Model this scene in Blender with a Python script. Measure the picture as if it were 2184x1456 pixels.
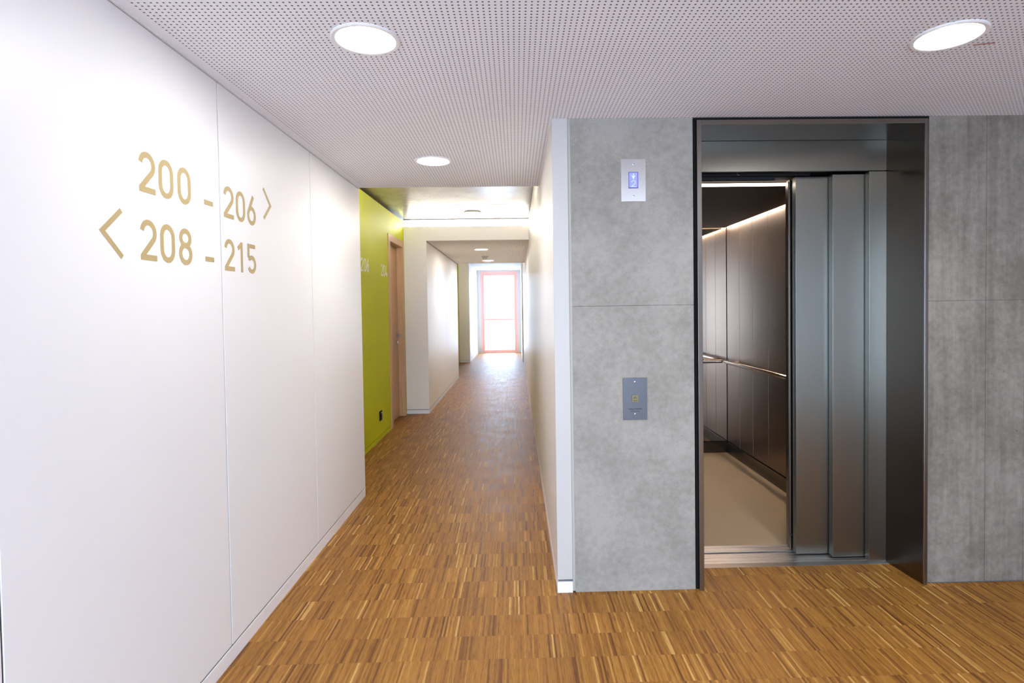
import bpy, bmesh, math, random
from mathutils import Vector, Matrix
random.seed(7)
for o in list(bpy.data.objects):
    bpy.data.objects.remove(o, do_unlink=True)
scene = bpy.context.scene
C = scene.collection

# ------------------------------------------------------------------ camera
W, H = 2184.0, 1456.0
F_PX, CX, CY = 1213.0, 1126.473, 686.378
yaw, pitch, roll = -0.02085, -0.02544, -0.01417
cyw, syw, cp, sp = math.cos(yaw), math.sin(yaw), math.cos(pitch), math.sin(pitch)
fwd = Vector((-syw * cp, cyw * cp, sp))
rt = Vector((cyw, syw, 0))
up = rt.cross(fwd)
r2 = rt * math.cos(roll) + up * math.sin(roll)
u2 = -rt * math.sin(roll) + up * math.cos(roll)
cam_d = bpy.data.cameras.new('camera')
cam = bpy.data.objects.new('camera', cam_d)
C.objects.link(cam)
m = Matrix((r2, u2, -fwd)).transposed().to_4x4()
m.translation = Vector((0, 0, 1.38))
cam.matrix_world = m
cam_d.sensor_fit = 'HORIZONTAL'
cam_d.sensor_width = 36
cam_d.lens = F_PX / W * 36
cam_d.shift_x = (W / 2 - CX) / W
cam_d.shift_y = (CY - H / 2) / W
cam_d.clip_start = 0.02
scene.camera = cam

# ------------------------------------------------------------------ sky, portals, exposure
world = bpy.data.worlds.new('overcast_sky')
scene.world = world
world.use_nodes = True
bgn = world.node_tree.nodes['Background']
wt = world.node_tree
w_tc = wt.nodes.new('ShaderNodeTexCoord'); w_sx = wt.nodes.new('ShaderNodeSeparateXYZ')
w_rp = wt.nodes.new('ShaderNodeValToRGB')                      # darker ground below the horizon, cool overcast above
w_rp.color_ramp.elements[0].position = .46; w_rp.color_ramp.elements[0].color = (.43, .57, .80, 1)
w_rp.color_ramp.elements[1].position = .56; w_rp.color_ramp.elements[1].color = (.56, .74, 1.0, 1)
w_m = wt.nodes.new('ShaderNodeMath'); w_m.operation = 'MULTIPLY_ADD'; w_m.inputs[1].default_value = .5; w_m.inputs[2].default_value = .5
wt.links.new(w_tc.outputs['Generated'], w_sx.inputs[0]); wt.links.new(w_sx.outputs[2], w_m.inputs[0])
wt.links.new(w_m.outputs[0], w_rp.inputs[0]); wt.links.new(w_rp.outputs[0], bgn.inputs['Color'])
bgn.inputs['Strength'].default_value = 8.6

def portal(name, loc, rot, sx, sy):
    l = bpy.data.lights.new(name, 'AREA')
    l.shape = 'RECTANGLE'
    l.size, l.size_y = sx, sy
    l.cycles.is_portal = True
    o = bpy.data.objects.new(name, l)
    o.location, o.rotation_euler = loc, rot
    C.objects.link(o)
portal('window_portal_far', (-0.52, 17.60, 1.27), (math.radians(-90), 0, 0), 1.1, 2.5)
portal('window_portal_back', (.15, -2.38, 1.15), (math.radians(90), 0, 0), 2.4, 2.2)

scene.view_settings.view_transform = 'Standard'
scene.view_settings.look = 'None'
scene.view_settings.gamma = 1.0
scene.view_settings.exposure = 1.27
scene.view_settings.use_curve_mapping = False
scene.cycles.max_bounces = 10
scene.cycles.diffuse_bounces = 7
scene.cycles.glossy_bounces = 6
scene.cycles.transparent_max_bounces = 8

# ------------------------------------------------------------------ material helpers
class NT:
    def __init__(s, name):
        s.m = bpy.data.materials.new(name)
        s.m.use_nodes = True
        s.t = s.m.node_tree
        s.b = s.t.nodes['Principled BSDF']
    def n(s, kind, **kw):
        x = s.t.nodes.new(kind)
        for k, v in kw.items():
            setattr(x, k, v)
        return x
    def l(s, a, b):
        s.t.links.new(a, b)
    def val(s, op, a, b=None, c=None, clamp=False):
        x = s.n('ShaderNodeMath', operation=op, use_clamp=clamp)
        for i, v in enumerate((a, b, c)):
            if v is None: continue
            if isinstance(v, (int, float)): x.inputs[i].default_value = v
            else: s.l(v, x.inputs[i])
        return x.outputs[0]
    def mix(s, f, a, b):
        x = s.n('ShaderNodeMix', data_type='RGBA')
        for i, v in ((0, f), (6, a), (7, b)):
            if isinstance(v, (int, float)): x.inputs[i].default_value = v
            elif isinstance(v, tuple): x.inputs[i].default_value = (*v, 1)
            else: s.l(v, x.inputs[i])
        return x.outputs[2]
    def pos(s, scale=(1, 1, 1)):
        g = s.n('ShaderNodeNewGeometry')
        mp = s.n('ShaderNodeMapping')
        mp.inputs['Scale'].default_value = scale
        s.l(g.outputs['Position'], mp.inputs[0])
        return mp.outputs[0]
    def noise(s, vec, scale, detail=3, rough=.55):
        x = s.n('ShaderNodeTexNoise')
        x.inputs['Scale'].default_value = scale
        x.inputs['Detail'].default_value = detail
        x.inputs['Roughness'].default_value = rough
        s.l(vec, x.inputs['Vector'])
        return x.outputs['Fac']
    def ramp(s, f, stops):
        x = s.n('ShaderNodeValToRGB')
        e = x.color_ramp.elements
        while len(e) < len(stops): e.new(.5)
        for i, (p, c) in enumerate(stops):
            e[i].position = p
            e[i].color = (*c, 1) if len(c) == 3 else c
        s.l(f, x.inputs[0])
        return x.outputs[0]
    def bump(s, h, strength, dist=.001):
        x = s.n('ShaderNodeBump')
        x.inputs['Strength'].default_value = strength
        x.inputs['Distance'].default_value = dist
        s.l(h, x.inputs['Height'])
        s.l(x.outputs[0], s.b.inputs['Normal'])

def paint(name, col, rough=.5, var=.02, spec=.4, bump=0.0):
    k = NT(name)
    p = k.pos()
    f = k.noise(p, 3.0, 4)
    a = tuple(max(0, c * (1 - var)) for c in col)
    b = tuple(min(1, c * (1 + var)) for c in col)
    k.l(k.mix(f, a, b), k.b.inputs['Base Color'])
    k.b.inputs['Roughness'].default_value = rough
    k.b.inputs['Specular IOR Level'].default_value = spec
    if bump:
        k.bump(k.noise(p, 400, 2), bump, .0005)
    return k.m

def metal(name, col, rough=.3, brush=(1, 1, 0), amount=.10, aniso=0.0, bstr=.04, arot=0.0):
    """brushed metal: fine streaks, `brush` = axes across which the streaks vary"""
    k = NT(name)
    sc = tuple(320 if b else 2.5 for b in brush)
    f = k.noise(k.pos(sc), 1.0, 2)
    a = tuple(c * (1 - amount * .5) for c in col); b = tuple(min(1, c * (1 + amount * .5)) for c in col)
    k.l(k.mix(f, a, b), k.b.inputs['Base Color'])
    k.b.inputs['Roughness'].default_value = rough
    k.b.inputs['Metallic'].default_value = 1.0
    k.b.inputs['Anisotropic'].default_value = aniso
    k.b.inputs['Anisotropic Rotation'].default_value = arot
    if aniso:
        tg = k.n('ShaderNodeTangent', direction_type='RADIAL', axis='Z')
        k.l(tg.outputs[0], k.b.inputs['Tangent'])
    return k.m

def emis(name, col, strength):
    k = NT(name)
    k.b.inputs['Base Color'].default_value = (.05, .05, .06, 1)
    k.b.inputs['Emission Color'].default_value = (*col, 1)
    k.b.inputs['Emission Strength'].default_value = strength
    return k.m

def plain(name, col, rough=.5, metallic=0.0):
    k = NT(name)
    f = k.noise(k.pos(), 25, 2)
    k.l(k.mix(f, tuple(c * .94 for c in col), tuple(min(1, c * 1.06) for c in col)), k.b.inputs['Base Color'])
    k.b.inputs['Roughness'].default_value = rough
    k.b.inputs['Metallic'].default_value = metallic
    return k.m

def parquet():
    k = NT('industrial_oak_parquet')
    g = k.n('ShaderNodeNewGeometry')
    sx = k.n('ShaderNodeSeparateXYZ'); k.l(g.outputs['Position'], sx.inputs[0])
    X, Y = sx.outputs[0], sx.outputs[1]
    SW, SL = .0082, .16
    rowf = k.val('DIVIDE', k.val('ADD', Y, .035), SL)
    row = k.val('FLOOR', rowf)
    # every row is shifted a little against its neighbour
    wn0 = k.n('ShaderNodeTexWhiteNoise', noise_dimensions='1D'); k.l(row, wn0.inputs['W'])
    colf = k.val('ADD', k.val('DIVIDE', X, SW), wn0.outputs['Value'])
    col = k.val('FLOOR', colf)
    # ends of the blocks of 20 strips wander by a millimetre or two
    blk = k.val('FLOOR', k.val('DIVIDE', col, 20))
    cb = k.n('ShaderNodeCombineXYZ'); k.l(col, cb.inputs[0]); k.l(row, cb.inputs[1])
    wn = k.n('ShaderNodeTexWhiteNoise', noise_dimensions='2D'); k.l(cb.outputs[0], wn.inputs['Vector'])
    cb2 = k.n('ShaderNodeCombineXYZ'); k.l(blk, cb2.inputs[0]); k.l(row, cb2.inputs[1]); cb2.inputs[2].default_value = 3.3
    wn2 = k.n('ShaderNodeTexWhiteNoise', noise_dimensions='3D'); k.l(cb2.outputs[0], wn2.inputs['Vector'])
    base = k.ramp(wn.outputs['Value'], [
        (0.0, (.16, .060, .012)), (.09, (.25, .102, .018)), (.28, (.32, .142, .024)), (.66, (.375, .172, .030)),
        (.90, (.43, .208, .040)), (.965, (.52, .28, .065)), (1.0, (.64, .40, .13))])
    # grain inside a strip, running along it
    off = k.n('ShaderNodeVectorMath', operation='SCALE'); k.l(wn.outputs['Color'], off.inputs[0]); off.inputs['Scale'].default_value = 40
    mp = k.pos((260, 14, 1))
    ad = k.n('ShaderNodeVectorMath', operation='ADD'); k.l(mp, ad.inputs[0]); k.l(off.outputs[0], ad.inputs[1])
    gr = k.noise(ad.outputs[0], 1.0, 5, .65)
    gm = k.ramp(gr, [(.28, (.45, .40, .34)), (.50, (.93, .92, .90)), (.75, (1.12, 1.12, 1.10))])
    mul = k.n('ShaderNodeMix', data_type='RGBA', blend_type='MULTIPLY'); mul.inputs[0].default_value = 1
    k.l(base, mul.inputs[6]); k.l(gm, mul.inputs[7])
    # slight tone per block
    bm = k.mix(wn2.outputs['Value'], (.88, .86, .84), (1.0, 1.0, 1.0))
    mul2 = k.n('ShaderNodeMix', data_type='RGBA', blend_type='MULTIPLY'); mul2.inputs[0].default_value = 1
    k.l(mul.outputs[2], mul2.inputs[6]); k.l(bm, mul2.inputs[7])
    # joints: thin dark line at row ends, thinner between strips
    fy = k.val('FRACT', rowf); fx = k.val('FRACT', colf)
    jy = k.val('LESS_THAN', k.val('MINIMUM', fy, k.val('SUBTRACT', 1, fy)), .005)
    jx = k.val('LESS_THAN', k.val('MINIMUM', fx, k.val('SUBTRACT', 1, fx)), .03)
    j = k.val('ADD', k.val('MULTIPLY', jy, .25), k.val('MULTIPLY', jx, .3), clamp=True)
    k.l(k.mix(j, mul2.outputs[2], (.10, .04, .012)), k.b.inputs['Base Color'])
    rn = k.noise(k.pos(), 5, 4)
    k.l(k.val('ADD', k.val('MULTIPLY', rn, .16), k.val('MULTIPLY_ADD', wn.outputs['Value'], .08, .38)), k.b.inputs['Roughness'])
    k.b.inputs['Specular IOR Level'].default_value = .30
    h = k.val('ADD', wn.outputs['Value'], k.val('MULTIPLY', gr, .7))
    k.bump(h, .22, .0006)
    return k.m

def perforated(edges, tone=(.87, .88, .93)):
    """white gypsum ceiling with an 18 mm grid of round holes; edges = list of (axis, sign, limit) plain borders"""
    k = NT('perforated_ceiling_board')
    g = k.n('ShaderNodeNewGeometry')
    sx = k.n('ShaderNodeSeparateXYZ'); k.l(g.outputs['Position'], sx.inputs[0])
    ax = (sx.outputs[0], sx.outputs[1])
    P = .018
    fx = k.val('SUBTRACT', k.val('FRACT', k.val('DIVIDE', k.val('ADD', ax[0], .0035), P)), .5)
    fy = k.val('SUBTRACT', k.val('FRACT', k.val('DIVIDE', k.val('ADD', ax[1], 9), P)), .5)
    d = k.val('SQRT', k.val('ADD', k.val('MULTIPLY', fx, fx), k.val('MULTIPLY', fy, fy)))
    hole = k.val('SUBTRACT', 1, k.val('MULTIPLY', k.val('SUBTRACT', d, .165), 1 / .035), clamp=True)
    hole = k.val('MINIMUM', hole, 1.0)
    for a, s, lim in edges:
        hole = k.val('MULTIPLY', hole, k.val('LESS_THAN' if s < 0 else 'GREATER_THAN', ax[a], lim))
    dz = k.n('ShaderNodeSeparateXYZ'); k.l(g.outputs['Normal'], dz.inputs[0])
    hole = k.val('MULTIPLY', hole, k.val('LESS_THAN', dz.outputs[2], -.5))
    f = k.noise(k.pos(), 2.5, 3)
    basec = k.mix(f, tuple(c * .965 for c in tone), tone)
    k.l(k.mix(hole, basec, (.085, .075, .075)), k.b.inputs['Base Color'])
    k.b.inputs['Roughness'].default_value = .85
    k.b.inputs['Specular IOR Level'].default_value = .2
    return k.m

def concrete(name, c0, c1, streak=0.0, pores=1.0, rough=.75, spec=.3):
    k = NT(name)
    p = k.pos()
    big = k.noise(p, 3.2, 6, .6)
    fine = k.noise(p, 34, 6, .7)
    f = k.val('ADD', k.val('MULTIPLY', big, .55), k.val('MULTIPLY', fine, .45))
    col = k.ramp(f, [(.40, c0), (.60, c1)])
    if streak:
        st = k.noise(k.pos((26, 26, 1.3)), 1.0, 5, .6)
        stc = k.ramp(st, [(.35, (.70, .69, .68)), (.6, (1, 1, 1))])
        mu = k.n('ShaderNodeMix', data_type='RGBA', blend_type='MULTIPLY'); mu.inputs[0].default_value = streak
        k.l(col, mu.inputs[6]); k.l(stc, mu.inputs[7]); col = mu.outputs[2]
    # mottled fines
    sp_ = k.noise(p, 150, 4, .7)
    patch = k.val('GREATER_THAN', k.noise(p, 9, 3), .50)
    spm = k.val('MULTIPLY', k.val('GREATER_THAN', sp_, .60), patch)
    col = k.mix(k.val('MULTIPLY', spm, .35), col, tuple(c * .5 for c in c0))
    # pores
    vo = k.n('ShaderNodeTexVoronoi', feature='F1'); vo.inputs['Scale'].default_value = 16
    k.l(p, vo.inputs['Vector'])
    rnd = k.n('ShaderNodeSeparateXYZ'); k.l(vo.outputs['Color'], rnd.inputs[0])
    sz = k.val('MULTIPLY', k.val('POWER', rnd.outputs[0], 6), .065 * pores)
    hole = k.val('LESS_THAN', vo.outputs['Distance'], sz)
    col = k.mix(k.val('MULTIPLY', hole, .75), col, tuple(c * .28 for c in c0))
    k.l(col, k.b.inputs['Base Color'])
    k.b.inputs['Roughness'].default_value = rough
    k.b.inputs['Specular IOR Level'].default_value = spec
    k.bump(k.val('SUBTRACT', fine, k.val('MULTIPLY', hole, 2)), .15, .001)
    return k.m

def beech(name, c0, c1):
    k = NT(name)
    f = k.noise(k.pos((60, 60, 2.5)), 1.0, 5, .6)
    k.l(k.ramp(f, [(.3, c0), (.7, c1)]), k.b.inputs['Base Color'])
    k.b.inputs['Roughness'].default_value = .45
    return k.m

def glass_mat(name, tint=(1, 1, 1)):
    k = NT(name)
    tr = k.n('ShaderNodeBsdfTransparent'); tr.inputs[0].default_value = (*tint, 1)
    gl = k.n('ShaderNodeBsdfGlossy'); gl.inputs['Roughness'].default_value = .02
    mx = k.n('ShaderNodeMixShader'); mx.inputs[0].default_value = .06
    k.l(tr.outputs[0], mx.inputs[1]); k.l(gl.outputs[0], mx.inputs[2])
    k.l(mx.outputs[0], k.t.nodes['Material Output'].inputs[0])
    return k.m

M = dict(
    white=paint('white_wall_laminate', (.84, .85, .865), .42, .008),
    warm=paint('white_laminate_warm_lit', (.83, .80, .745), .42, .008),  # white laminate with the warm corridor light put into the colour
    warm_dim=paint('white_panel_warm_lit', (.75, .735, .70), .42, .008),  # same warm light in the colour, toned down for the right wall
    white_end=paint('white_wall_edge_shaded', (.515, .50, .47), .45, .008),  # wall white, darkened in colour for the dimmer light on the end face
    cream=paint('cream_sealant', (.42, .41, .365), .6),
    base=paint('white_baseboard_lacquer', (.84, .84, .85), .4, .01),
    lobby=paint('off_white_lobby_paint', (.62, .60, .57), .7),
    seam=plain('joint_grey', (.11, .11, .115), .9),
    green=paint('lime_green_paint', (.55, .59, .008), .6, .03, spec=.2, bump=.05),
    floor=parquet(),
    perf=perforated([(1, -1, 4.185), (0, 1, -1.10)]),
    perf2=perforated([(1, -1, 11.33), (1, 1, 7.53), (0, 1, -1.12), (0, -1, .16)], (.93, .90, .84)),  # board tone lifted and warmed, corridor light put into the colour
    ceilwhite=paint('white_ceiling_plaster', (.74, .71, .67), .8),
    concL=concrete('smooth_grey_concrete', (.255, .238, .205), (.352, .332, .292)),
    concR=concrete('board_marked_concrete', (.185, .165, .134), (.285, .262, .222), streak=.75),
    slab=concrete('slab_concrete', (.34, .32, .30), (.50, .48, .455), rough=.24, spec=.6),
    shaft=plain('shaft_concrete', (.12, .12, .12), .9),
    steel=metal('brushed_steel_portal', (.135, .115, .098), .22, (1, 1, 0), aniso=.15),
    door=metal('brushed_steel_door', (.25, .246, .218), .32, (1, 1, 0), aniso=.8),
    edge=metal('polished_steel_edge', (.25, .228, .205), .28, (1, 1, 0)),
    sill=metal('ribbed_aluminium_sill', (.74, .72, .71), .34, (0, 1, 1)),
    sill_dark=metal('steel_threshold_strip', (.44, .41, .38), .32, (0, 1, 1)),
    plate=metal('brushed_steel_plate', (.66, .65, .64), .30, (1, 0, 0), .08, aniso=.6),
    plate2=metal('satin_grey_plate', (.115, .117, .125), .45, (1, 0, 0), .04),
    carwall=metal('bronzed_steel_panel', (.25, .19, .142), .32, (1, 1, 0), aniso=.7, arot=.25),
    carmirror=metal('mirror_polished_steel', (.50, .43, .37), .05, (1, 1, 0), .03, bstr=.005),
    carceil=paint('dark_bronze_ceiling', (.022, .016, .009), .5, .03, spec=.2),
    carfloor=paint('beige_linoleum', (.36, .275, .175), .55, .05),
    rail=metal('polished_handrail', (.80, .74, .66), .15, (0, 1, 1), .04),
    black=paint('black_rubber', (.010, .010, .009), .85, .02, spec=.1),
    darkgrey=paint('dark_grey_plastic', (.014, .014, .014), .6, .02, spec=.2),
    beech=beech('beech_veneer', (.50, .30, .15), (.62, .40, .22)),
    beech_in=beech('beech_door_leaf', (.46, .27, .13), (.57, .36, .19)),
    chrome=plain('satin_chrome', (.62, .62, .62), .2, 1.0),
    gold=paint('gold_vinyl', (.46, .355, .165), .5, .02),
    whitev=paint('white_vinyl', (.86, .86, .82), .5),
    ringw=paint('white_lamp_ring', (.80, .80, .80), .35),
    lamp=emis('warm_lamp_diffuser', (1.0, .97, .94), 18),
    cove2=emis('slot_tube', (1.0, .95, .88), 30),
    cove=emis('cove_tube', (1.0, .90, .79), 95),
    led2=emis('dim_led_strip', (1.0, .86, .72), 5),
    led=emis('warm_led_strip', (1.0, .82, .68), 50),
    display=emis('blue_display', (.16, .19, .72), .8),
    glyph=emis('pale_display_glyph', (.36, .42, .85), .9),
    dispedge=plain('dark_blue_bezel', (.03, .03, .30), .3),
    salmon=paint('salmon_window_frame', (.80, .46, .41), .5),
    plaster=paint('white_recess_plaster', (.60, .60, .61), .7),
    glass=glass_mat('window_glass'),
    gold_btn=plain('brass_button', (.20, .165, .08), .5, .5),
    ink=plain('black_ink', (.01, .01, .012), .6),
    brownred=plain('brown_red_scratch', (.25, .10, .07), .6),
    smoke=plain('cream_plastic', (.62, .58, .48), .5),
)

# ------------------------------------------------------------------ mesh helpers
def new_bm(): return bmesh.new()

def box(bm, x0, x1, y0, y1, z0, z1):
    vs = [bm.verts.new((x, y, z)) for x in (x0, x1) for y in (y0, y1) for z in (z0, z1)]
    for f in ((0, 1, 3, 2), (4, 6, 7, 5), (0, 4, 5, 1), (2, 3, 7, 6), (0, 2, 6, 4), (1, 5, 7, 3)):
        bm.faces.new([vs[i] for i in f])

def prism(bm, pts, z0, z1, axis=2):
    """extrude 2D outline along an axis (0: pts=(y,z), 1: pts=(x,z), 2: pts=(x,y))"""
    def P(p, h):
        return {0: (h, p[0], p[1]), 1: (p[0], h, p[1]), 2: (p[0], p[1], h)}[axis]
    a = [bm.verts.new(P(p, z0)) for p in pts]
    b = [bm.verts.new(P(p, z1)) for p in pts]
    n = len(pts)
    bm.faces.new(a[::-1]); bm.faces.new(b)
    for i in range(n):
        bm.faces.new((a[i], a[(i + 1) % n], b[(i + 1) % n], b[i]))

def lathe(bm, prof, seg=48, center=(0, 0, 0), axis='z'):
    rings = []
    for r, h in prof:
        ring = []
        for i in range(seg):
            t = 2 * math.pi * i / seg
            v = {'z': (r * math.cos(t), r * math.sin(t), h), 'y': (r * math.cos(t), h, r * math.sin(t)),
                 'x': (h, r * math.cos(t), r * math.sin(t))}[axis]
            ring.append(bm.verts.new(Vector(center) + Vector(v)))
        rings.append(ring)
    for a, b in zip(rings, rings[1:]):
        for i in range(seg):
            bm.faces.new((a[i], a[(i + 1) % seg], b[(i + 1) % seg], b[i]))
    bm.faces.new(rings[0][::-1]); bm.faces.new(rings[-1])

def tube(bm, pts, r, seg=12):
    pts = [Vector(p) for p in pts]
    rings = []
    for i, p in enumerate(pts):
        a = pts[max(0, i - 1)]; b = pts[min(len(pts) - 1, i + 1)]
        d = (b - a).normalized()
        s = Vector((0, 0, 1)) if abs(d.z) < .9 else Vector((1, 0, 0))
        u = d.cross(s).normalized(); v = d.cross(u)
        rings.append([bm.verts.new(p + r * (math.cos(2 * math.pi * k / seg) * u + math.sin(2 * math.pi * k / seg) * v)) for k in range(seg)])
    for a, b in zip(rings, rings[1:]):
        for k in range(seg):
            bm.faces.new((a[k], a[(k + 1) % seg], b[(k + 1) % seg], b[k]))
    bm.faces.new(rings[0][::-1]); bm.faces.new(rings[-1])

def obj(name, bm, mat, parent=None, bevel=0.0, smooth=False, origin=None):
    bmesh.ops.recalc_face_normals(bm, faces=bm.faces)
    me = bpy.data.meshes.new(name)
    o = bpy.data.objects.new(name, me)
    C.objects.link(o)
    off = Vector((0, 0, 0))
    if parent is not None:
        o.parent = parent
        p = parent
        while p is not None:
            off += p.location; p = p.parent
    elif origin is not None:
        off = Vector(origin); o.location = off
    if off.length: bmesh.ops.translate(bm, verts=bm.verts, vec=-off)
    bm.to_mesh(me); bm.free()
    me.materials.append(mat)
    if smooth:
        for p in me.polygons: p.use_smooth = True
        me.set_sharp_from_angle(angle=math.radians(35))
    if bevel:
        md = o.modifiers.new('bevel', 'BEVEL'); md.width = bevel; md.segments = 2; md.limit_method = 'ANGLE'
    return o

def bx(name, mat, dims, parent=None, bevel=0.0):
    bm = new_bm(); box(bm, *dims)
    return obj(name, bm, mat, parent, bevel)

def struct(o):
    o['kind'] = 'structure'
    return o

def thing(name, label, cat, loc=(0, 0, 0), group=None):
    o = bpy.data.objects.new(name, None)
    o.location = loc; o.empty_display_size = .1
    C.objects.link(o)
    o['label'] = label; o['category'] = cat
    if group: o['group'] = group
    return o

def lab(o, s): o['label'] = s; return o

XL, XG, XR, XW2 = -1.139, -1.458, .181, -1.163      # left wall, green wall, right corridor wall, second white wall
YF, YE, YP, YP2, YB, YW = 2.713, 4.21, 7.50, 11.36, 14.56, 17.5
ZC, ZT, ZS = 2.272, 2.455, 2.555
BBK = -2.35                                            # back wall of the lobby

# ------------------------------------------------------------------ floor and ceilings
bm = new_bm()
prism(bm, [(-1.7, BBK - .3), (4.2, BBK - .3), (4.2, YF + .05), (1.99, YF + .05), (1.99, 2.93), (.88, 2.93), (.88, YF + .05), (.25, YF + .05),
           (.25, YW + .05), (-1.7, YW + .05)], -.05, 0.0)
struct(obj('floor', bm, M['floor']))

bm = new_bm()
prism(bm, [(XL - .03, BBK), (4.0, BBK), (4.0, YF), (XR, YF), (XR, YE), (XL - .03, YE)], ZC, ZT)
struct(obj('ceiling', bm, M['perf']))
bm = new_bm(); box(bm, XW2 - .01, XR + .004, YP + .012, YP2, ZC, ZT - .004)
struct(obj('ceiling', bm, M['perf2']))
# raw concrete slab above everything, cast in strips with open joints
bm = new_bm()
ys = [BBK - .3, 3.6, 4.94, 6.50, 8.0, YP2, 12.6, 14.6, YW + .3]
for a, b in zip(ys, ys[1:]):
    box(bm, -1.75, .9 if a > 3 else 4.25, a + .004, b - .004, ZS, ZS + .2)
box(bm, -1.75, 4.25, BBK - .3, YW + .3, ZS + .03, ZS + .25)
struct(obj('ceiling', bm, M['slab'], bevel=.003))

# ------------------------------------------------------------------ left wall: laminate panels over a plinth
def panel_wall(name, x_face, x_back, ys, z0, z1, mat, gap=.0035, depth=.004):
    s = 1 if x_face > x_back else -1
    bm = new_bm()
    for a, b in zip(ys, ys[1:]):
        box(bm, *sorted((x_face - s * depth, x_face)), a + gap / 2, b - gap / 2, z0, z1)
    return struct(obj(name, bm, mat, bevel=.0012))
def backing(name, mat, dims): return struct(bx(name, mat, dims))

backing('wall_left_core', M['seam'], (XG - .24, XL - .0045, BBK, YE - .004, 0, ZS))
panel_wall('wall_left', XL, -2, [BBK, -1.70, -.72, .26, 1.255, 2.236, 3.215, YE], .066, 2.263, M['white'], gap=.006)
struct(bx('wall_left_end', M['white'], (XG - .2, XL, YE - .004, YE + .008, .0, ZS)))
struct(bx('baseboard_left', M['base'], (XL - .013, XL + .001, BBK, YE, 0, .058), bevel=.001))
struct(bx('trim_1', M['base'], (XL - .013, XL + .006, BBK, YE, ZC - .006, ZC + .001)))

# ------------------------------------------------------------------ green recess with two doors
def green_recess(y0, y1, holes, tag):
    """green wall pierced by doors; holes = [(ya, yb)]"""
    bm = new_bm()
    ztop, dz = 2.522, 2.252
    cur = y0
    for a, b in holes:
        if a > cur: box(bm, XG - .2, XG, cur, a, .052, ztop)
        box(bm, XG - .2, XG, a, b, dz, ztop)
        cur = b
    if cur < y1: box(bm, XG - .2, XG, cur, y1, .052, ztop)
    struct(obj('wall_green', bm, M['green']))
    bm = new_bm(); cur = y0
    for a, b in holes:
        if a > cur: box(bm, XG - .2, XG + .001, cur, a, 0, .046)
        cur = b
    if cur < y1: box(bm, XG - .2, XG + .001, cur, y1, 0, .046)
    struct(obj('baseboard_green', bm, M['green']))
    struct(bx('wall_green_core', M['seam'], (XG - .35, XG - .19, y0, y1, 0, ZS + .02)))
green_recess(YE - .01, YP + .02, [(4.44, 5.30), (6.555, 7.42)], 'a')
green_recess(YP2 - .01, YB + .02, [(11.50, 12.36), (13.4, 14.26)], 'b')

def corridor_door(n, ya, yb, label):
    xf = XG + .012
    root = bpy.data.objects.new('door_%d' % n, None); root.location = (XG, (ya + yb) / 2, 0); C.objects.link(root)
    root['kind'] = 'structure'
    fw, top = .085, 2.252
    bm = new_bm()
    box(bm, XG - .15, xf, ya, ya + fw, 0, top)
    box(bm, XG - .15, xf, yb - fw * .62, yb, 0, top)
    box(bm, XG - .15, xf, ya + fw, yb - fw * .62, top - .08, top)
    obj('door_frame', bm, M['beech'], root, bevel=.002)
    lx = -1.527
    bm = new_bm(); box(bm, lx - .04, lx, ya + fw + .003, yb - fw * .62 - .004, .006, top - .084)
    leaf = obj('door_leaf', bm, M['beech_in'], root, bevel=.001)
    hy = yb - fw * .62 - .07
    bm = new_bm()
    lathe(bm, [(.027, 0), (.027, .008), (.024, .010)], 24, (lx, hy, 1.05), 'x')
    tube(bm, [(lx, hy, 1.05), (lx + .045, hy, 1.05), (lx + .055, hy - .01, 1.05), (lx + .057, hy - .12, 1.05)], .009)
    obj('door_handle', bm, M['chrome'], root, smooth=True)
    bm = new_bm()
    lathe(bm, [(.027, 0), (.027, .008), (.024, .010)], 24, (lx, hy, .965), 'x')
    box(bm, lx + .01, lx + .018, hy - .005, hy + .005, .950, .975)
    obj('door_lock', bm, M['chrome'], root, smooth=True)
    return root
corridor_door(1, 6.555, 7.42, '')
corridor_door(2, 4.44, 5.30, '')
corridor_door(3, 11.50, 12.36, '')
corridor_door(4, 13.40, 14.26, '')

# ------------------------------------------------------------------ second white section (portal) and its wall
struct(bx('wall_portal', M['warm'], (XG - .3, XW2, YP, YP + .012, .058, ZT)))
struct(bx('wall_portal_lintel', M['warm'], (XW2, XR + .02, YP, YP + .012, ZC + .001, ZT)))
struct(bx('baseboard_portal', M['base'], (XG + .001, XW2 + .001, YP - .001, YP + .012, 0, .050)))
backing('wall_portal_core', M['seam'], (XG - .3, XW2 - .0045, YP + .0125, YP2 - .01, 0, ZT - .004))
panel_wall('wall_corridor_left', XW2, -2, [YP + .012, 8.42, 9.52, 10.45, YP2], .060, 2.262, M['warm'])
struct(bx('baseboard_corridor_left', M['base'], (XW2 - .013, XW2 + .001, YP + .012, YP2, 0, .052)))
struct(bx('wall_portal_end', M['white'], (XG - .2, XW2, YP2 - .01, YP2, 0, ZS)))
struct(bx('shadow_gap_strip', M['shaft'], (XG, XR, YP + .0, YP + .02, ZS - .010, ZS + .001)))  # dark strip standing in for the shaded gap under the slab
struct(bx('wall_cove', M['plaster'], (XG - .02, XR + .02, YP + .20, YP + .24, ZT - .01, ZS)))
struct(bx('wall_end_left', M['warm'], (XG - .3, -1.19, YB, YW + .02, .05, ZS)))
struct(bx('baseboard_end_left', M['base'], (XG - .3, -1.188, YB - .002, YW, 0, .043)))
struct(bx('wall_end_right', M['warm'], (.145, .9, YB, YW + .02, .05, ZS)))
struct(bx('baseboard_end_right', M['base'], (.143, .9, YB - .002, YW, 0, .043)))

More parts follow.
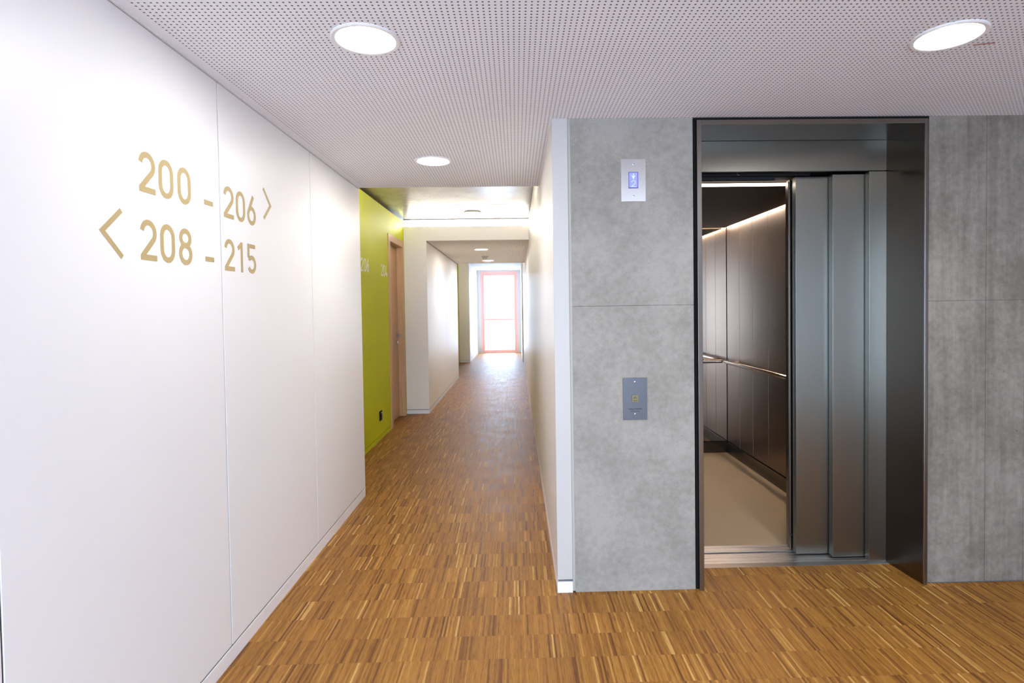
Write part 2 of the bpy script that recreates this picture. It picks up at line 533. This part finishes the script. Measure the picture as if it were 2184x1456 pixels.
# ------------------------------------------------------------------ right corridor wall
backing('wall_right_core', M['seam'], (XR + .0045, .80, YF + .26, YB, 0, ZS))
backing('wall_right_core', M['seam'], (XR + .0045, .26, YF + .012, YF + .27, 0, ZS))
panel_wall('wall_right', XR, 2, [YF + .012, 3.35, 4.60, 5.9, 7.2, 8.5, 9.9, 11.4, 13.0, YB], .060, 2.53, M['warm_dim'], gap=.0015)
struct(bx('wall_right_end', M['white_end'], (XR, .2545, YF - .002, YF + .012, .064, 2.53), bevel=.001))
struct(bx('baseboard_right', M['base'], (XR - .001, XR + .013, YF + .0, YB, 0, .052)))
struct(bx('baseboard_right_end', M['base'], (XR - .001, .2545, YF - .003, YF + .012, 0, .053), bevel=.001))
struct(bx('trim_2', M['cream'], (.2555, .268, YF + .003, YF + .02, .006, ZC)))

# ------------------------------------------------------------------ concrete lift wall
OX0, OX1 = .853, 1.996
bm = new_bm()
for z0, z1 in ((0.0, 1.3815), (1.3825, ZS)):
    box(bm, .268, OX0, YF, YF + .25, z0, z1)
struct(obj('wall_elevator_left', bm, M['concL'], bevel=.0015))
backing('wall_elevator_core', M['seam'], (.27, OX0 - .01, YF + .004, YF + .24, .0, ZS))
bm = new_bm()
for x0, x1 in ((OX1, 2.2785), (2.2805, 2.47), (2.4715, 4.02)):
    for z0, z1 in ((.006, 1.3835), (1.3845, ZS)):
        box(bm, x0, x1, YF, YF + .25, z0, z1)
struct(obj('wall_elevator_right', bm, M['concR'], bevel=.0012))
backing('wall_elevator_core', M['seam'], (OX1 + .012, 4.02, YF + .004, YF + .24, 0, ZS))
struct(bx('wall_elevator_lintel', M['concR'], (OX0, OX1, YF + .02, YF + .25, 2.268, ZS)))

# shaft around the car
bm = new_bm()
box(bm, .60, .70, YF + .27, 5.7, -.3, 2.9)
box(bm, 2.10, 2.3, YF + .25, 5.7, -.3, 2.9)
box(bm, .60, 2.3, 5.6, 5.75, -.3, 2.9)
box(bm, .60, 2.3, YF + .0, 5.75, 2.85, 2.95)
box(bm, .60, 2.3, YF + .25, 5.75, -.3, -.2)
struct(obj('wall_shaft', bm, M['shaft']))

# ------------------------------------------------------------------ lobby behind the camera
struct(bx('wall_lobby_right', M['lobby'], (4.0, 4.2, BBK - .2, YF + .1, 0, ZS)))
bm = new_bm()
wx0, wx1, wz0, wz1 = -1.05, 1.35, .06, 2.24
box(bm, -1.7, wx0, BBK - .2, BBK, 0, ZS); box(bm, wx1, 4.2, BBK - .2, BBK, 0, ZS)
box(bm, wx0, wx1, BBK - .2, BBK, 0, wz0); box(bm, wx0, wx1, BBK - .2, BBK, wz1, ZS)
struct(obj('wall_back', bm, M['lobby']))
wb = bpy.data.objects.new('window_2', None); wb.location = (.15, BBK - .1, 0); C.objects.link(wb); wb['kind'] = 'structure'
bm = new_bm()
for x in (wx0, .22, wx1 - .06):
    box(bm, x, x + .06, BBK - .14, BBK - .08, wz0, wz1)
box(bm, wx0, wx1, BBK - .14, BBK - .08, wz0, wz0 + .06); box(bm, wx0, wx1, BBK - .14, BBK - .08, wz1 - .06, wz1)
obj('window_frame', bm, M['salmon'], wb)
bx('window_pane', M['glass'], (wx0, wx1, BBK - .114, BBK - .106, wz0 + .03, wz1 - .03), wb)

# ------------------------------------------------------------------ far window
wf = bpy.data.objects.new('window_1', None); wf.location = (-.52, YW, 0); C.objects.link(wf); wf['kind'] = 'structure'
fx0, fx1 = -1.075, .05
bm = new_bm()
box(bm, fx0, fx0 + .055, YW, YW + .08, .0, 2.50)
box(bm, fx1 - .06, fx1, YW, YW + .08, .0, 2.50)
box(bm, fx0 + .055, fx1 - .06, YW, YW + .08, 2.42, 2.50)
box(bm, fx0 + .055, fx1 - .06, YW, YW + .08, 0, .04)
obj('window_frame', bm, M['salmon'], wf, bevel=.003)
bm = new_bm()
for x0, x1, z0, z1 in ((fx0 + .101, fx1 - .106, 1.0, 1.055), (fx0 + .055, fx0 + .10, .04, 2.42), (fx1 - .105, fx1 - .06, .04, 2.42),
                       (fx0 + .10, fx1 - .105, .04, .085), (fx0 + .10, fx1 - .105, 2.375, 2.42)):
    box(bm, x0, x1, YW + .02, YW + .07, z0, z1)
obj('window_sash', bm, M['salmon'], wf, bevel=.003)
bx('window_pane', M['glass'], (fx0 + .09, fx1 - .095, YW + .04, YW + .05, .07, 1.01), wf)
bx('window_pane', M['glass'], (fx0 + .09, fx1 - .095, YW + .04, YW + .05, 1.04, 2.39), wf)
bm = new_bm()
box(bm, -1.7, fx0, YW, YW + .3, 0, ZS); box(bm, fx1, .9, YW, YW + .3, 0, ZS); box(bm, fx0, fx1, YW, YW + .3, 2.50, ZS)
struct(obj('wall_far', bm, M['plaster']))
struct(bx('trim_3', M['plaster'], (-1.19, .145, YB + .01, YW, ZS - .02, ZS)))

# ------------------------------------------------------------------ lettering (stroke glyphs)
def arc(cx, cz, rx, rz, a0, a1, n=14):
    return [(cx + rx * math.cos(math.radians(a0 + (a1 - a0) * i / n)), cz + rz * math.sin(math.radians(a0 + (a1 - a0) * i / n))) for i in range(n + 1)]
def glyph_paths(ch, w, h, s):
    """centre lines of a technical-style digit in a w x h box for stroke s: [(points, closed)]"""
    x0, x1, z0, z1, m_ = s / 2, w - s / 2, s / 2, h - s / 2, w / 2
    r = m_ - s / 2
    if ch == '0':
        rz = r * 1.12
        return [(arc(m_, z1 - rz, r, rz, 0, 180) + arc(m_, z0 + rz, r, rz, 180, 360), True)]
    if ch == '8':
        ru, rl = (h * .46 - s / 2) / 2, (h * .54 - s / 2) / 2
        return [(arc(m_, z1 - ru, r * .90, ru, -90, 270, 28)[:-1], True), (arc(m_, z0 + rl, r, rl, 90, 450, 30)[:-1], True)]
    if ch == '2':
        top = arc(m_, z1 - r * 1.02, r, r * 1.02, 172, -38, 18)
        return [(top + [(x0 + s * .05, z0 + s * .25)], False), ([(0, z0), (w * .99, z0)], False)]
    if ch == '1':
        return [([(m_ + .12 * w, 0), (m_ + .12 * w, h - s * .10)], False), ([(m_ + .14 * w, z1 - s * .05), (m_ - .30 * w, z1 - h * .17)], False)]
    if ch == '5':
        rl = h * .31 - s / 2
        return [([(w * .93, z1), (x0 + s * .1, z1), (x0 + s * .1, h * .53)] + [], False),
                ([(x0 + s * .1, h * .53)] + arc(m_, z0 + rl + .0, r, rl, 128, -152, 24), False)]
    if ch == '6':
        rl = h * .30 - s / 2 + .003
        return [(arc(m_, z0 + rl, r, rl, 0, 360, 30)[:-1], True), ([(m_ + .22 * w, h), (x0 + s * .12, z0 + rl * 1.35)], False)]
    if ch == '4':
        return [([(m_ + .02 * w, h), (x0 - s * .1, h * .235), (w, h * .235)], False), ([(w * .74, h * .42), (w * .74, 0)], False)]
    if ch == '-':
        return [([(0, .033 * 1), (w, .033)], False)]
    if ch == '>':
        return [([(x0, h - s * .1), (x1 + s * .1, h / 2), (x0, s * .1)], False)]
    if ch == '<':
        return [([(x1, h - s * .1), (x0 - s * .1, h / 2), (x1, s * .1)], False)]
def ribbon(bm, pts, closed, s, M2, t=.0008, lift=0.0):
    """mitred flat stroke; M2 maps (u, v, depth) to world"""
    n = len(pts)
    P = [Vector(p) for p in pts]
    L, R = [], []
    for i in range(n):
        if closed: a, b = P[(i - 1) % n], P[(i + 1) % n]
        else: a, b = P[max(0, i - 1)], P[min(n - 1, i + 1)]
        d1 = (P[i] - a) if (closed or i > 0) else (b - P[i])
        d2 = (b - P[i]) if (closed or i < n - 1) else d1
        d1 = d1.normalized(); d2 = d2.normalized()
        n1 = Vector((-d1.y, d1.x)); n2 = Vector((-d2.y, d2.x))
        mt = (n1 + n2).normalized(); k = (s / 2) / max(.35, mt.dot(n1))
        L.append(P[i] + mt * k); R.append(P[i] - mt * k)
    vf = []
    for dep in (lift, t + lift):
        vf.append(([bm.verts.new(M2(p.x, p.y, dep)) for p in L], [bm.verts.new(M2(p.x, p.y, dep)) for p in R]))
    rng = range(n) if closed else range(n - 1)
    for i in rng:
        j = (i + 1) % n
        (l0, r0), (l1, r1) = vf
        bm.faces.new((l1[i], r1[i], r1[j], l1[j]))
        bm.faces.new((l0[i], l0[j], r0[j], r0[i]))
        bm.faces.new((l0[i], l1[i], l1[j], l0[j]))
        bm.faces.new((r0[i], r0[j], r1[j], r1[i]))
    if not closed:
        (l0, r0), (l1, r1) = vf
        bm.faces.new((l0[0], r0[0], r1[0], l1[0])); bm.faces.new((l0[-1], l1[-1], r1[-1], r0[-1]))

def wall_glyph(ch, y0, z0, w, h, s, xface, mat, parent, name):
    bm = new_bm()
    for i, (pts, closed) in enumerate(glyph_paths(ch, w, h, s)):
        ribbon(bm, pts, closed, s, lambda u, v, d: (xface + .0002 + d, y0 + u, z0 + v), lift=i * .00012)
    return obj(name, bm, mat, parent)

DG, ST = .126, .0175
NM = {'-': 'dash', '<': 'arrow', '>': 'arrow'}
g1 = thing('wall_number_sign', 'gold 200 - 206 lettering with right-pointing arrow, upper line on the white wall', 'wall lettering', (XL, 2.2, 1.752), 'gold room number lines on the white wall')
for ch, y0, w in (('2', 1.761, .079), ('0', 1.857, .078), ('0', 1.959, .078), ('-', 2.122, .060), ('2', 2.262, .079), ('0', 2.360, .078), ('6', 2.457, .079)):
    wall_glyph(ch, y0, 1.752, w, DG, ST, XL, M['gold'], g1, NM.get(ch, 'digit'))
wall_glyph('>', 2.610, 1.800, .085, .138, .015, XL, M['gold'], g1, 'arrow')
g2 = thing('wall_number_sign', 'gold 208 - 215 lettering with left-pointing arrow, lower line on the white wall', 'wall lettering', (XL, 2.1, 1.543), 'gold room number lines on the white wall')
wall_glyph('<', 1.593, 1.541, .092, .138, .015, XL, M['gold'], g2, 'arrow')
for ch, y0, w in (('2', 1.759, .079), ('0', 1.856, .078), ('8', 1.957, .078), ('-', 2.120, .060), ('2', 2.259, .079), ('1', 2.352, .075), ('5', 2.448, .079)):
    wall_glyph(ch, y0, 1.543, w, DG, ST, XL, M['gold'], g2, NM.get(ch, 'digit'))
g3 = thing('door_number', 'white number 206 on the green wall, nearer the camera', 'door number', (XG, 5.55, 1.745), 'white room numbers on the green wall')
for ch, y0 in (('2', 5.405), ('0', 5.512), ('6', 5.618)):
    wall_glyph(ch, y0, 1.748, .082, .130, .017, XG, M['whitev'], g3, 'digit')
g4 = thing('door_number', 'white number 204 on the green wall beside the wooden door frame', 'door number', (XG, 6.36, 1.745), 'white room numbers on the green wall')
for ch, y0 in (('2', 6.212), ('0', 6.318), ('4', 6.425)):
    wall_glyph(ch, y0, 1.746, .082, .130, .017, XG, M['whitev'], g4, 'digit')

# ------------------------------------------------------------------ wall socket on the green wall
sk = thing('wall_socket', 'small black wall socket low on the lime green wall', 'socket', (XG, 6.045, .255))
bx('socket_plate', M['black'], (XG, XG + .010, 6.0, 6.09, .205, .305), sk, .002)
bm = new_bm(); box(bm, XG + .010, XG + .013, 6.015, 6.075, .262, .292); box(bm, XG + .010, XG + .013, 6.015, 6.075, .216, .252)
obj('socket_insert', bm, M['darkgrey'], sk, bevel=.001)
bx('socket_label', M['whitev'], (XG + .0132, XG + .0137, 6.02, 6.07, .283, .290), sk)

# ------------------------------------------------------------------ ceiling lights
LAMP_W = 3.1
def downlight(x, y, z, label, r=.112, ri=.094):
    t = thing('ceiling_light', label, 'ceiling light', (x, y, z), 'round recessed downlights')
    bm = new_bm()
    seg = 64
    prof = [(r, z), (r, z - .003), (r - .004, z - .006), (ri + .003, z - .005), (ri, z - .001)]
    rings = [[bm.verts.new((x + q * math.cos(2 * math.pi * i / seg), y + q * math.sin(2 * math.pi * i / seg), h)) for i in range(seg)] for q, h in prof]
    for a, b in zip(rings, rings[1:]):
        for i in range(seg): bm.faces.new((a[i], a[(i + 1) % seg], b[(i + 1) % seg], b[i]))
    obj('trim_ring', bm, M['ringw'], t, smooth=True)
    bm = new_bm()
    lathe(bm, [(ri + .001, z - .0005), (ri + .001, z - .0035), (ri - .002, z - .0040)], 64, (x, y, 0))
    obj('diffuser', bm, M['lamp'], t)
    ld = bpy.data.lights.new('lamp_beam', 'AREA'); ld.shape = 'DISK'; ld.size = ri * 1.9
    ld.energy = LAMP_W * (1.25 if y > 8 else 1.0); ld.color = (1.0, .90, .80) if y > 3 else (1.0, .96, .93); ld.spread = math.radians(178 if x < 0 else 135)
    lo = bpy.data.objects.new('lamp_beam', ld); C.objects.link(lo); lo.parent = t; lo.location = (0, 0, -.006)
    return t
for x, y, l in ((-.483, 1.912, 'glowing round downlight above the gold numbers, large at the upper left of the ceiling'),
                (1.467, 1.906, 'glowing round downlight at the upper right, in front of the elevator'),
                (-.487, 3.467, 'glowing round downlight in the perforated ceiling just before the green recess'),
                ):
    downlight(x, y, ZC, l)
for x, y, l in ((-.513, 8.664, 'small far downlight in the second perforated ceiling, before the smoke detector'),
                (-.513, 10.717, 'small far downlight in the second perforated ceiling, beyond the smoke detector')):
    downlight(x, y, ZC, l)
for x, y in ((1.467, .35), (-.485, -1.20), (1.467, -1.20)):
    downlight(x, y, ZC, 'round downlight in the lobby ceiling behind the camera, %s, %s' % ('left row' if x < 0 else 'right row', {.35: 'nearer the camera', -1.2: 'nearer the back window'}[y]))

sm = thing('smoke_detector', 'small cream smoke detector on the far perforated ceiling between two downlights', 'smoke detector', (-.526, 9.84, ZC))
bm = new_bm(); lathe(bm, [(.060, ZC), (.060, ZC - .012), (.052, ZC - .018)], 32, (-.526, 9.84, 0)); obj('detector_base', bm, M['smoke'], sm, smooth=True)
bm = new_bm(); lathe(bm, [(.042, ZC - .018), (.042, ZC - .042), (.030, ZC - .056), (.012, ZC - .060)], 32, (-.526, 9.84, 0)); obj('detector_head', bm, M['smoke'], sm, smooth=True)

cd = thing('ceiling_disc', 'flat round disc fixture on the bare concrete ceiling of the green recess', 'ceiling fixture', (-.514, 7.0, ZS))
bm = new_bm(); lathe(bm, [(.110, ZS), (.110, ZS - .004), (.102, ZS - .006)], 48, (-.514, 7.0, 0)); obj('disc_rim', bm, M['smoke'], cd, smooth=True)
bm = new_bm(); lathe(bm, [(.092, ZS - .005), (.092, ZS - .008), (.05, ZS - .009)], 48, (-.514, 7.0, 0)); obj('disc_face', bm, M['ringw'], cd, smooth=True)

def cove(y, label, z=ZT, mat='cove'):
    t = thing('cove_light', label, 'strip light', (-.46, y, z))
    bx('light_housing', M['ringw'], (-1.42, .165, y - .02, y + .03, z - .002, z + .012), t)
    bm = new_bm(); tube(bm, [(-1.40, y, z + .032), (.155, y, z + .032)], .017, 16)
    obj('light_tube', bm, M[mat], t, smooth=True)
cove(YP + .09, 'bright strip light lying in the slot above the far white lintel', mat='cove2')
cove(YP2 - .10, 'unseen strip light added on top of the far dropped ceiling')  # out of sight, added to brighten the dark zone beyond
cove(YE - .10, 'hidden strip light lying on top of the near dropped ceiling, washing the concrete')

# red-brown scratch mark beside the right downlight, drawn as a thin tube
bm = new_bm()
tube(bm, [(1.606, 1.972, ZC - .001), (1.620, 1.958, ZC - .004), (1.650, 1.948, ZC - .005), (1.668, 1.955, ZC - .001)], .0018, 8)
w_ = obj('scratch_mark', bm, M['brownred'], smooth=True)
w_['label'] = 'tiny reddish brown scratch mark on the ceiling beside the right-hand downlight'; w_['category'] = 'scratch'

# ------------------------------------------------------------------ elevator display and call plate
def facade_map(x0, z0, y):
    return lambda u, v, d: (x0 + u, y - d, z0 + v)
def screws(parent, pts, y):
    for x, z in pts:
        bm = new_bm(); lathe(bm, [(.0042, 0), (.0042, -.0012), (.003, -.0018)], 16, (x, y, z), 'y')
        obj('screw', bm, M['chrome'], parent, smooth=True)
py = YF - .004
dp = thing('floor_display_panel', 'brushed steel plate with glowing blue floor display showing 2', 'display panel', (.5665, YF, 1.878))
bx('face_plate', M['plate'], (.508, .625, py, YF, 1.877, 2.079), dp, .0008)
bx('screen_bezel', M['dispedge'], (.543, .589, py - .0010, py, 1.939, 2.016), dp)
bx('screen', M['display'], (.5455, .5862, py - .0016, py - .0008, 1.9425, 2.0135), dp)
bm = new_bm()
mp = facade_map(.5665, 1.9805, py - .0017)
def poly(bm, pts, mp, t=.0003):
    a = [bm.verts.new(mp(x, y, t)) for x, y in pts]; b = [bm.verts.new(mp(x, y, 0)) for x, y in pts]
    bm.faces.new(a); bm.faces.new(b[::-1])
    for i in range(len(pts)): bm.faces.new((a[i], b[i], b[(i + 1) % len(pts)], a[(i + 1) % len(pts)]))
poly(bm, [(0, 0), (.0105, .0215), (.0065, .0185), (.0042, .0165), (.002, .0165), (.0018, .028), (-.0018, .028), (-.002, .0165), (-.0042, .0165), (-.0065, .0185), (-.0105, .0215)], mp)
obj('arrow_symbol', bm, M['glyph'], dp)
bm = new_bm()
mp = facade_map(.5560, 1.9465, py - .0017)
for i, (pts, cl) in enumerate(glyph_paths('2', .0205, .0305, .0026)):
    ribbon(bm, pts, cl, .0026, mp, .0003, lift=i * .00005)
obj('floor_digit', bm, M['glyph'], dp)
screws(dp, [(.5665, 2.054), (.5665, 1.902)], py)

cpn = thing('call_button_panel', 'grey elevator call plate with square button and small black lettering', 'call panel', (.5645, YF, .834))
bx('face_plate', M['plate2'], (.507, .6225, py, YF, .834, 1.0355), cpn, .0008)
bx('push_button', M['gold_btn'], (.549, .580, py - .003, py, .919, .953), cpn, .001)
bm = new_bm()
mp = facade_map(.5645, .936, py - .003)
for pts, cl in ((([(-.008, -.002), (0, .009), (.008, -.002)]), False), (([(-.009, -.010), (.009, -.010)]), False)):
    ribbon(bm, pts, cl, .0022, mp, .0006)
obj('button_symbol', bm, M['ink'], cpn)
for x in (.5465, .5825):
    for z in (.9165, .9555):
        bm = new_bm()
        lathe(bm, [(.0013, 0), (.0013, -.0008), (.0006, -.0012)], 10, (x, py, z), 'y')
        obj('corner_dot', bm, M['chrome'], cpn)
def text(body, x, z, size, mat, parent, name, y):
    cu = bpy.data.curves.new(name, 'FONT'); cu.body = body; cu.size = size; cu.align_x = 'CENTER'; cu.extrude = .0002; cu.offset = size * .02
    tmp = bpy.data.objects.new('tmp', cu); C.objects.link(tmp)
    dg = bpy.context.evaluated_depsgraph_get()
    me = bpy.data.meshes.new_from_object(tmp.evaluated_get(dg))
    bpy.data.objects.remove(tmp, do_unlink=True)
    me.materials.clear(); me.materials.append(mat)
    o = bpy.data.objects.new(name, me); C.objects.link(o); o.parent = parent
    o.rotation_euler = (math.radians(90), 0, 0)
    o.location = Vector((x, y, z)) - parent.location
    return o
text('Aufzug im Brandfall', .5645, .8835, .0082, M['ink'], cpn, 'lettering', py - .0003)
text('nicht benutzen', .5645, .8735, .0072, M['ink'], cpn, 'lettering', py - .0003)
screws(cpn, [(.5645, 1.0165), (.5645, .8615)], py)

# ------------------------------------------------------------------ elevator entrance
EN = thing('elevator_entrance', 'brushed steel elevator portal set in the concrete wall with half-open sliding doors', 'elevator', (1.42, YF, 0))
fl0, fl1, fr0, fr1, ft0, ft1 = .868, .890, 1.967, 1.982, 2.234, 2.256
yfr, yjb = YF - .012, 2.965
bm = new_bm()
prism(bm, [(fl0, yfr), (fl1, yfr), (.905, yjb), (.885, yjb)], 0.0, ft0); obj('portal_jamb', bm, M['steel'], EN, bevel=.001)
bm = new_bm()
prism(bm, [(fr0, yfr), (fr1, yfr), (1.975, yjb), (1.948, yjb)], 0.0, ft0 + .001); obj('portal_jamb', bm, M['steel'], EN, bevel=.001)
bm = new_bm()
prism(bm, [(yfr, ft0), (yfr, ft1), (yjb, 2.25), (yjb, 2.229)], fl0, fr1, 0); obj('portal_head', bm, M['steel'], EN, bevel=.001)
bm = new_bm()
box(bm, fl0, fl1 + .0005, yfr - .004, yfr + .004, 0, ft1); box(bm, fr0 - .001, fr1, yfr - .004, yfr + .004, 0, ft1)
box(bm, fl1 + .001, fr0 - .001, yfr - .004, yfr + .004, ft0 - .001, ft1)
obj('portal_edge_trim', bm, M['edge'], EN, bevel=.0015)
bm = new_bm()
box(bm, OX0 + .004, fl0 + .001, YF + .004, YF + .24, 0, 2.262); box(bm, fr1 - .001, OX1 - .001, YF + .004, YF + .24, 0, 2.262)
box(bm, OX0 + .004, OX1 - .001, YF - .001, YF + .24, ft1, 2.269)
obj('joint_seal', bm, M['black'], EN)
bx('transom_panel', M['door'], (.905, 1.949, 2.955, 2.975, 2.071, 2.2285), EN, .0008)
bm = new_bm(); box(bm, 1.858, 1.949, 2.955, 2.992, .001, 2.0665)
j_ = obj('fixed_door_jamb', bm, M['door'], EN, bevel=.0008)
bm = new_bm(); box(bm, .905, .965, 2.955, 2.992, .001, 2.0665)
obj('fixed_door_jamb', bm, M['door'], EN, bevel=.0008)
bm = new_bm(); box(bm, 1.689, 1.94, 3.000, 3.040, .012, 2.062); d_ = obj('door_panel', bm, M['door'], EN, bevel=.0008)
bm = new_bm(); box(bm, 1.515, 1.93, 3.050, 3.088, .012, 2.062); d_ = obj('door_panel', bm, M['door'], EN, bevel=.0008)
bm = new_bm(); box(bm, .90, 1.955, 2.99, 3.12, 2.085, 2.22); obj('door_header', bm, M['black'], EN)
bm = new_bm()
box(bm, .95, 1.42, 3.085, 3.105, 2.055, 2.083); box(bm, .95, 1.60, 3.06, 3.08, 2.072, 2.09)
obj('door_operator_rail', bm, M['darkgrey'], EN)
bm = new_bm(); tube(bm, [(1.18, 3.0, 2.080), (1.18, 3.0, 2.066), (1.19, 3.0, 2.062)], .002, 8); obj('header_hook', bm, M['chrome'], EN)
# landing sill with grooves
bm = new_bm()
box(bm, .885, 1.975, 2.930, 2.972, -.05, .002); obj('threshold_strip', bm, M['sill_dark'], EN, bevel=.0006)
bm = new_bm()
for a, b in ((2.974, 2.998), (3.002, 3.038), (3.042, 3.066), (3.070, 3.090)):
    box(bm, .885, 1.975, a, b, -.02, .003)
box(bm, .885, 1.975, 2.972, 3.090, -.05, -.006)
obj('landing_sill', bm, M['sill'], EN, bevel=.0006)

# ------------------------------------------------------------------ elevator car
CA = thing('elevator_car', 'open elevator car with bronze-toned steel walls, handrails and beige floor', 'elevator car', (1.35, 4.2, 0))
cx0, cx1, cy0, cy1, ch = .76, 1.952, 3.20, 5.235, 2.20
bx('car_floor', M['carfloor'], (cx0, cx1, 3.192, cy1, -.06, 0.003), CA)
bm = new_bm()
for a, b in ((3.108, 3.120), (3.124, 3.160), (3.165, 3.192)):
    box(bm, .80, cx1, a, b, -.02, .004)
box(bm, .80, cx1, 3.108, 3.192, -.06, -.006)
obj('car_sill', bm, M['sill'], CA, bevel=.0006)
def side(xf, s):
    bm = new_bm()
    ysn = [3.325, 3.79, 4.082, 4.369, 4.657, 4.935, cy1 - .004]
    for a, b in zip(ysn, ysn[1:]):
        box(bm, *sorted((xf, xf + s * .012)), a + .002, b - .002, .113, ch)
    o = obj('side_wall', bm, M['carwall'], CA, bevel=.0012)
    bx('wall_backing', M['black'], (*sorted((xf + s * .0125, xf + s * .03)), 3.30, cy1 + .02, 0, ch + .05), CA)
    bx('skirting', M['steel'], (*sorted((xf - s * .008, xf + s * .012)), 3.33, cy1 - .001, .004, .108), CA, .001)
side(cx1, 1)
side(cx0, -1)
bm = new_bm()
bxs = [cx0 + .004, 1.09, 1.38, 1.67, cx1 - .003]
for a, b in zip(bxs, bxs[1:]):
    box(bm, a + .001, b - .001, cy1, cy1 + .012, .113, ch)
obj('mirror_wall', bm, M['carmirror'], CA)
bx('wall_backing', M['black'], (cx0 - .03, cx1 + .03, cy1 + .0125, cy1 + .03, 0, ch + .05), CA)
bx('skirting', M['steel'], (cx0 + .01, cx1 - .009, cy1 - .009, cy1 + .012, .004, .108), CA, .001)
# handrails on brackets
def handrail(pts, br):
    bm = new_bm(); tube(bm, pts, .017, 20)
    h = obj('handrail', bm, M['rail'], CA, smooth=True)
    for p, q in br:
        bm = new_bm(); tube(bm, [p, q], .006, 10)
        obj('rail_bracket', bm, M['rail'], h, smooth=True)
rx = cx1 - .052
handrail([(cx1 - .02, 3.45, .862), (rx, 3.48, .862), (rx, 5.13, .862)], [((rx, y, .858), (cx1, y, .858)) for y in (3.7, 4.4, 5.05)])
handrail([(1.02, cy1 - .052, .862), (cx1 - .065, cy1 - .052, .862)], [((x, cy1 - .052, .858), (x, cy1, .858)) for x in (1.2, cx1 - .12)])
# ceiling panel hung clear of the walls, light slot all round
bm = new_bm()
for a, b in ((3.352, 4.239), (4.241, 5.20)):
    box(bm, cx0 + .030, cx1 - .030, a, b, 2.084, 2.104)
obj('ceiling_panel', bm, M['carceil'], CA, bevel=.001)
bx('car_roof', M['black'], (cx0 - .03, cx1 + .03, 3.20, cy1 + .03, ch, ch + .03), CA)
for d in ((cx1 - .024, cx1 - .004, 3.35, cy1 - .008, 2.104, 2.114), (cx0 + .004, cx0 + .024, 3.35, cy1 - .008, 2.104, 2.114),
          (cx0 + .03, cx1 - .03, cy1 - .024, cy1 - .006, 2.100, 2.110), (cx0 + .03, cx1 - .03, 3.336, 3.347, 2.076, 2.091)):
    bx('light_strip', M['led'] if d[3] > 4 else M['led2'], d, CA)
bx('front_header', M['black'], (cx0, cx1, 3.20, 3.325, 2.096, ch), CA)
bm = new_bm()
box(bm, 1.60, cx1, 3.20, 3.325, .0, 2.095)
box(bm, cx0, .93, 3.20, 3.325, .0, 2.095)
obj('front_return', bm, M['carwall'], CA)
bm = new_bm(); box(bm, 1.508, 1.90, 3.105, 3.140, .014, 2.060); obj('car_door_panel', bm, M['carwall'], CA, bevel=.001)
bm = new_bm(); box(bm, 1.66, 1.94, 3.150, 3.185, .014, 2.060); obj('car_door_panel', bm, M['carwall'], CA, bevel=.001)
bm = new_bm()
box(bm, 1.5015, 1.5075, 3.108, 3.137, .03, 2.05)
cu_ = obj('door_edge_sensor', bm, M['edge'], CA)
bm = new_bm()
bm.free()
for z in (.095, 2.012):
    bm = new_bm(); lathe(bm, [(.006, 0), (.006, -.004), (.003, -.006)], 14, (1.512, 3.105, z), 'y')
    obj('sensor_knob', bm, M['darkgrey'], CA)
